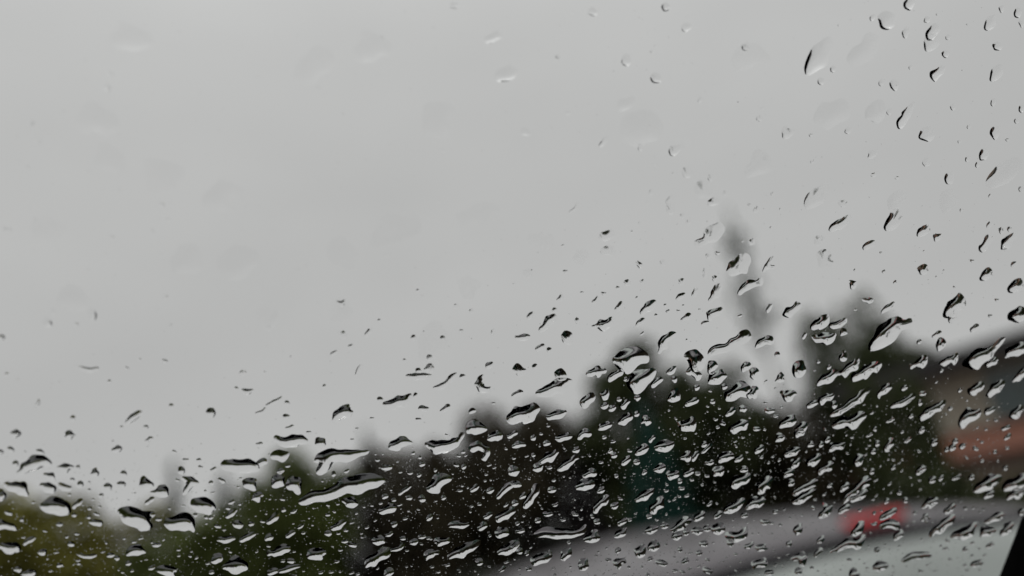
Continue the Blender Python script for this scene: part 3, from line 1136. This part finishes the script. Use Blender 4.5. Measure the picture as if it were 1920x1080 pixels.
for k, e in enumerate(entries):
    rmax = max(p[2] for p in e['px'])
    e['geo'] = drop_geometry(e['ch'], e['th'], 100 + k, detail=1.0 if rmax > 7 else .72, noise=(1.15 if e['px'][0][1] < 450 else 1.5) if rmax > 8 and e['th'] > 15 else 1.0 if e['th'] > 15 else 1.7)
    V_ = e['geo'][0]; e['c'] = (float(np.mean([p[0] for p in e['px']])), float(np.mean([p[1] for p in e['px']])))
    e['apx'] = e['geo'][5] / (GLASS_D / FPX) ** 2
order = sorted(range(len(entries)), key=lambda k: -entries[k]['apx'])
single = order[:296]; rest = order[296:]
# --- labels
ANCH = [l.split('|') for l in '''1500,100|in open sky high above the spire tree
1240,90|in open sky at the top, midway across
1670,40|in open sky along the top edge above the house
1860,50|in open sky by the top corner above the house
1740,180|in open sky well above the house roof
1640,180|in open sky high above the pointed tree
1870,250|in open sky at the side edge above the house
940,105|alone in the empty upper sky
250,120|in the empty sky of the far upper corner
650,120|in the empty upper sky before the midline
300,400|in the blank sky above the yellow-green shrub
700,440|in the blank sky above the hump-shaped tree
150,590|in pale sky above the corner shrub
1180,250|in pale sky high above the tall dark tree
1290,330|in pale sky above and before the spire tip
1420,310|in pale sky just above the spire tip
1540,360|in pale sky above the pointed dark tree
1660,400|in pale sky above the house and touching tree
1770,430|in pale sky over the house eave
1880,320|in pale sky high over the house corner
1880,450|in pale sky over the end of the house
1130,460|in pale sky above the tall dark tree
1240,400|in pale sky between tall tree and spire
1345,450|beside the blurred tip of the spire tree
1420,500|just past the blurred spire tip
1390,540|over the upper stem of the spire tree
1300,560|in pale sky before the spire stem
1200,580|in the sky above the tall dark tree top
1130,600|in the sky above the tall tree, toward the midline
1040,600|in the sky over the bright gap between trees
990,640|in the sky above the bright gap
640,600|in pale sky above the lone thin tip
800,640|in pale sky above the hump-shaped tree
850,715|in the sky just above the hump-shaped tree
740,750|in the sky over the lone thin tip
640,775|in the sky above the brownish shrub
500,760|in the sky above the green bushy tree
270,790|in the sky above the thin conifer tips
90,800|in the sky over the broad corner shrub
60,870|where sky meets the corner shrub
130,895|at the top line of the yellow-green shrub
220,900|in the dip between corner shrub and conifer
290,920|beside the first thin conifer tip
355,900|between the two thin conifer tips
440,880|between second conifer tip and green tree
60,930|on the corner shrub's upper edge
110,960|over the middle of the corner shrub
30,1000|over the corner shrub at the photo edge
70,1050|over the lowest part of the corner shrub
170,1000|over the lower yellow-green shrub
250,975|over the top of the lower yellow-green shrub
230,1045|low over the yellow-green shrub base
345,985|over the low green shrub under the conifers
440,970|at the foot of the second thin conifer
430,1040|low over the shrubs before the green tree
380,950|in the gap after the first thin conifer
540,830|in the sky right above the green bushy tree
520,900|over the top of the green bushy tree
620,860|in the gap between green tree and thin tip
620,930|over the brow of the brownish shrub
690,900|over the stem of the lone thin tip
510,1000|over the body of the green bushy tree
560,1050|at the base of the green bushy tree
640,985|over the middle of the brownish shrub
735,945|where brownish and purple shrubs meet
740,835|in the bright gap before the hump-shaped tree
830,835|above the shoulder of the hump-shaped tree
820,910|over the near shoulder of the hump-shaped tree
700,1040|over the base of the brownish shrub
800,1020|over the dark mass before the parked car
880,1030|just above the low end of the car roof
850,975|over the lower flank of the hump-shaped tree
910,835|over the crown of the hump-shaped tree
940,920|over the middle of the hump-shaped tree
960,970|over the foot of the hump-shaped tree
955,1025|just above the low car roof edge
980,775|over the hump tree's bright far shoulder
900,715|in the sky over the hump tree's near side
1040,725|in the bright gap above the dark low shrub
1050,780|at the bottom of the bright gap
1000,870|over the dark low shrub after the hump
1060,860|over the dark shrub before the blue-green spruce
1080,820|over the dark edge beside the spruce
1000,930|over the darkest patch above the car roof
1100,910|over the dark shrub above the car roof
1185,675|on the crown tip of the tall dark tree
1120,700|on the near side of the tall tree crown
1200,715|over the upper crown of the tall dark tree
1140,760|over the near flank of the tall tree
1190,785|over the spruce tip
1250,700|over the far shoulder of the tall tree
1270,745|over the tree between spruce and spire
1170,860|over the middle of the blue-green spruce
1210,930|over the lower part of the spruce
1130,950|over the shadow beside the spruce foot
1160,1000|on the car roof line under the spruce
1100,1005|on the car roof line before the spruce
1040,1000|where the dark shrub meets the car roof
1000,1050|over the low end of the car roof
1070,1045|over the car roof, front part
1200,1040|over the car roof under the spruce
1240,980|just above the car roof past the spruce
1280,1005|on the car roof line past the spruce
1340,990|on the car roof line under the spire tree
1390,1010|over the rear part of the car roof
1300,675|in the sky gap between tall tree and spire
1370,645|across the lower stem of the spire
1340,700|left of the spire foot, over the treetop
1400,690|right beside the spire foot
1390,740|over the dark tree under the spire
1290,800|over the dark tree beside the spruce
1385,800|over the dark shrub below the spire
1260,840|over dark leaves beside the spruce
1330,850|over the dark leaves below the spire
1280,895|over the dark shrub behind the car
1380,880|over the dark shrub under the spire foot
1400,945|just above the rear roof of the car
1430,640|in the sky past the spire stem
1480,590|in the sky beside the pointed tree tip
1540,610|over the tip of the pointed dark tree
1570,620|over the near crown of the pointed tree
1550,640|over the upper crown of the pointed tree
1660,570|in the sky after the pointed tree
1665,630|over the sky notch beside the house eave
1790,575|in the sky above the house eave, alone
1900,590|at the photo edge above the eave
1820,620|in the sky close above the eave
1490,700|in the bright notch before the pointed tree
1555,700|over the middle of the pointed tree
1590,690|over the tree crown before the eave
1625,695|over the tree crown touching the eave
1720,685|over the start of the dark eave
1780,680|over the dark eave
1840,670|over the long dark eave near the edge
1905,665|over the eave at the photo edge
1830,730|on the beige house wall
1880,725|over the window of the house
1660,740|over dark leaves beside the house wall
1700,760|over leaves at the corner of the house
1745,770|over the near end of the lean-to
1820,785|over the terracotta lean-to roof
1900,775|over the terracotta roof by the edge
1550,750|over the lower crown of the pointed tree
1590,790|over dark leaves under the pointed tree
1480,790|over dark leaves under the bright notch
1500,840|over the dark shrub under the notch
1570,850|over the dark shrub above the brake light
1640,850|over the shrub between brake light and eave
1530,880|over dark leaves above the rear roof
1800,835|over the lean-to wall
1860,910|over the garden shrub near the edge
1905,915|over the garden shrub touching the photo edge
1745,940|over the garden shrub beside the brake light
1500,935|just above the roof before the brake light
1605,925|just above the red brake light
1590,950|at the near end of the brake light
1500,995|over the roof edge before the rear window
1550,960|on the car roof before the brake light
1670,975|on the red brake light
1750,895|over the garden shrub past the tree
1615,1010|over the rear window under the brake light
1700,1010|over the rear window's upper middle
1780,990|over the rear window's upper far corner
1815,1000|over the far corner of the rear window
1870,990|beside the black windscreen pillar
1850,1040|over the rear window beside the pillar
1720,1045|over the middle of the rear window
1650,1060|over the lower rear window
1500,1050|over the near edge of the rear window
1420,1050|over the car roof beside the window seal'''.splitlines()]
ANCH = [(tuple(map(float, a.split(','))), b) for a, b in ANCH]
def describe(e):
    V_, h, T, bnd, cc, area = e['geo']; C_ = np.cov(V_.T); ev, evec = np.linalg.eigh(C_); asp = math.sqrt(ev[1] / max(ev[0], 1e-14))
    size = 'large' if e['apx'] > 1100 else 'medium' if e['apx'] > 420 else 'small' if e['apx'] > 190 else 'tiny'
    nch = len(e['px']); turn = 0
    for p, q, r_ in zip(e['px'], e['px'][1:], e['px'][2:]):
        a1 = math.atan2(q[1] - p[1], q[0] - p[0]); a2 = math.atan2(r_[1] - q[1], r_[0] - q[0]); turn += abs((a2 - a1 + math.pi) % (2 * math.pi) - math.pi)
    forked = len(e['ch']) > 1
    if forked: shape = 'forked'
    elif asp > 2.7: shape = 'crooked long' if turn > .9 else 'long'
    elif asp > 1.6: shape = 'bent' if turn > 1.1 else 'oblong'
    elif asp > 1.25: shape = 'oval'
    else: shape = 'round'
    if e['th'] < 15: return f'{size} faint flat {shape} raindrop'
    return f'{size} {shape} raindrop'
cells = {}
for k in single:
    e = entries[k]; j = min(range(len(ANCH)), key=lambda q: (ANCH[q][0][0] - e['c'][0]) ** 2 + (ANCH[q][0][1] - e['c'][1]) ** 2)
    cells.setdefault((j, describe(e)), []).append(k)
ORD = ['first', 'second', 'third', 'fourth', 'fifth', 'sixth', 'seventh', 'eighth', 'ninth', 'tenth']
NUM = ['', 'one', 'two', 'three', 'four', 'five', 'six', 'seven', 'eight', 'nine', 'ten']
for (j, ds), ks in cells.items():
    if len(ks) == 1: entries[ks[0]]['label'] = f'{ds} {ANCH[j][1]}'; continue
    spx = np.ptp([entries[k]['c'][0] for k in ks]); spy = np.ptp([entries[k]['c'][1] for k in ks]); ax = 0 if spx > spy else 1
    ks.sort(key=lambda k: entries[k]['c'][ax])
    for n_, k in enumerate(ks):
        if len(ks) == 2: o2 = ('left of two', 'right of two')[n_] if ax == 0 else ('upper of two', 'lower of two')[n_]
        else: o2 = f'{ORD[n_]} of {NUM[len(ks)]} ' + ('rightward' if ax == 0 else 'downward')
        entries[k]['label'] = f'{ds} {ANCH[j][1]}, {o2}'
for k in single:
    l = entries[k]['label']
    if len(l.split()) > 16: l = ' '.join(l.split()[1:])
    entries[k]['label'] = l
def place(me, cx, cy, name='raindrop'):
    o = link(name, me, mat_water); o.matrix_world = PANE @ Matrix.Translation((float(cx), float(cy), GAP)); return o
for k in single:
    e = entries[k]; V_, h, T, bnd, (cx, cy), area = e['geo']
    o = place(drop_mesh(V_, h, T, bnd), cx, cy); tag(o, e['label'], 'raindrop', 'raindrops on the outside of the windscreen')
# --- the remaining small drops, and the fine spatter between them, joined
AV, AF, AS = [], [], []
off = 0
def add(V3, F, smooth):
    global off
    AV.append(V3); AF.append(F + off); AS.append(np.full(len(F), smooth)); off += len(V3)
def add_drop(V_, h, T, cx, cy):
    n = len(V_); add(np.c_[V_[:, 0] + cx, V_[:, 1] + cy, h + GAP], T, True); add(np.c_[V_[:, 0] + cx, V_[:, 1] + cy, np.full(n, GAP)], T[:, ::-1], False)
for k in rest:
    V_, h, T, bnd, (cx, cy), area = entries[k]['geo']; add_drop(V_, h, T, cx, cy)
rg = np.random.default_rng(11)
PROTO = []
for k in range(26):
    r_ = 1e-3; n = rg.integers(1, 4); a = rg.normal(-.55, .35); ch = []
    for q in range(n): ch.append((q * 1.1e-3 * math.cos(a + q * .25), -q * 1.1e-3 * math.sin(a + q * .25) * -1, 1e-3 * rg.uniform(.7, 1.1)))
    ch = [(-x, -abs(y) if False else y, r2) for x, y, r2 in ch]
    LAM_keep = LAM; PROTO.append(drop_geometry([ch], 40, 900 + k, detail=.45, noise=.9)[:3])
taken = np.array([(p[0], p[1], p[2]) for e in entries for p in e['px']])
def density(x, y): 
    b = y - (905 - .10 * x) if x < 1000 else y - (805 - .10 * (x - 1000) )
    t_ = min(1, max(0, (b + 90) / 150)); return .022 + .99 * t_ * t_ * (.75 + .25 * x / 1920) + (.05 if (x > 1100 and y > 380) else 0)
def scatter(n, rlo, rhi, pw, flatten=1.0):
    placed = 0; tries = 0
    global taken
    new = []
    while placed < n and tries < n * 60:
        tries += 1; x, y = rg.uniform(-20, 1890), rg.uniform(0, 1085)
        if rg.random() > density(x, y): continue
        if x > 1835 + (1080 - y) * .4 and y > 900: continue
        r_ = rlo + (rhi - rlo) * rg.random() ** pw
        if np.any(np.hypot(taken[:, 0] - x, taken[:, 1] - y) < taken[:, 2] * 1.35 + r_ * 1.9): continue
        X_, Y_ = pane_xy(x, y); V_, h, T = PROTO[rg.integers(len(PROTO))]; s = r_ * GLASS_D / FPX / 1e-3 * 1.1
        add_drop(V_ * s, h * s * rg.uniform(.6, 1.1), T, X_, Y_); new.append((x, y, r_)); placed += 1
        if len(new) >= 25: taken = np.vstack([taken, new]); new = []
    if new: taken = np.vstack([taken, new])
scatter(150, 3.0, 6.5, 1.8)
scatter(520, 1.6, 3.2, 1.5)
def dome(seg=7):
    v = [(0, 0, .38)]; 
    for rr, z in ((.55, .28), (1, 0)):
        v += [(rr * math.cos(6.2832 * i / seg), rr * math.sin(6.2832 * i / seg), z) for i in range(seg)]
    f = [(0, 1 + i, 1 + (i + 1) % seg) for i in range(seg)]
    for i in range(seg):
        a, b, c_, d = 1 + i, 1 + (i + 1) % seg, 1 + seg + (i + 1) % seg, 1 + seg + i; f += [(a, d, c_), (a, c_, b)]
    return np.array(v), np.array(f)
DV, DF = dome(); DB = DV * (1, 1, 0)
cnt = 0
while cnt < 4200:
    x, y = rg.uniform(-20, 1890), rg.uniform(0, 1085)
    if rg.random() > density(x, y) ** 1.3 + .01: continue
    if np.any(np.hypot(taken[:, 0] - x, taken[:, 1] - y) < taken[:, 2] * 1.25 + 1): continue
    if x > 1835 + (1080 - y) * .4 and y > 900: continue
    X_, Y_ = pane_xy(x, y); s = rg.uniform(.4, 1.2) * GLASS_D / FPX
    add(DV * s + (X_, Y_, GAP), DF, True); add(DB * s + (X_, Y_, GAP), DF[:, ::-1], False); cnt += 1
V3 = np.vstack(AV); F3 = np.vstack(AF); sm = np.concatenate(AS)
me = bpy.data.meshes.new('fine_spatter'); me.vertices.add(len(V3)); me.vertices.foreach_set('co', V3.astype(np.float32).ravel())
me.loops.add(len(F3) * 3); me.loops.foreach_set('vertex_index', F3.astype(np.int32).ravel()); me.polygons.add(len(F3))
me.polygons.foreach_set('loop_start', np.arange(0, len(F3) * 3, 3, dtype=np.int32)); me.polygons.foreach_set('use_smooth', sm); me.update(calc_edges=True)
fs = link('fine_rain_spatter', me, mat_water); fs.matrix_world = PANE; fs['kind'] = 'stuff'
fs['label'] = 'fine spatter of tiny raindrops and specks between the larger drops on the windscreen'
# --- grit stuck to the glass
AV, AF, AS = [], [], []; off = 0
for k in range(620):
    x, y = rg.uniform(-10, 1880), rg.uniform(0, 1080)
    if x > 1835 + (1080 - y) * .4 and y > 900: continue
    X_, Y_ = pane_xy(x, y); s = rg.choice([.35, .5, .7, 1.2], p=[.5, .33, .14, .03]) * GLASS_D / FPX; a = rg.uniform(0, 6.28); q = rg.uniform(.35, 1)
    D_ = DV * (1, q, 1); D_ = np.c_[D_[:, 0] * math.cos(a) - D_[:, 1] * math.sin(a), D_[:, 0] * math.sin(a) + D_[:, 1] * math.cos(a), D_[:, 2]] * s * rg.uniform(.7, 1.2, (len(DV), 1))
    add(D_ + (X_, Y_, GAP * .6), DF, False)
V3 = np.vstack(AV); F3 = np.vstack(AF)
gs = link('dust_specks', mesh('dust_specks', V3, F3), M('grit', (.09, .07, .055), .9)); gs.matrix_world = PANE; gs['kind'] = 'stuff'; gs['label'] = 'tiny dark specks of grit scattered over the windscreen'
#DROPS_END
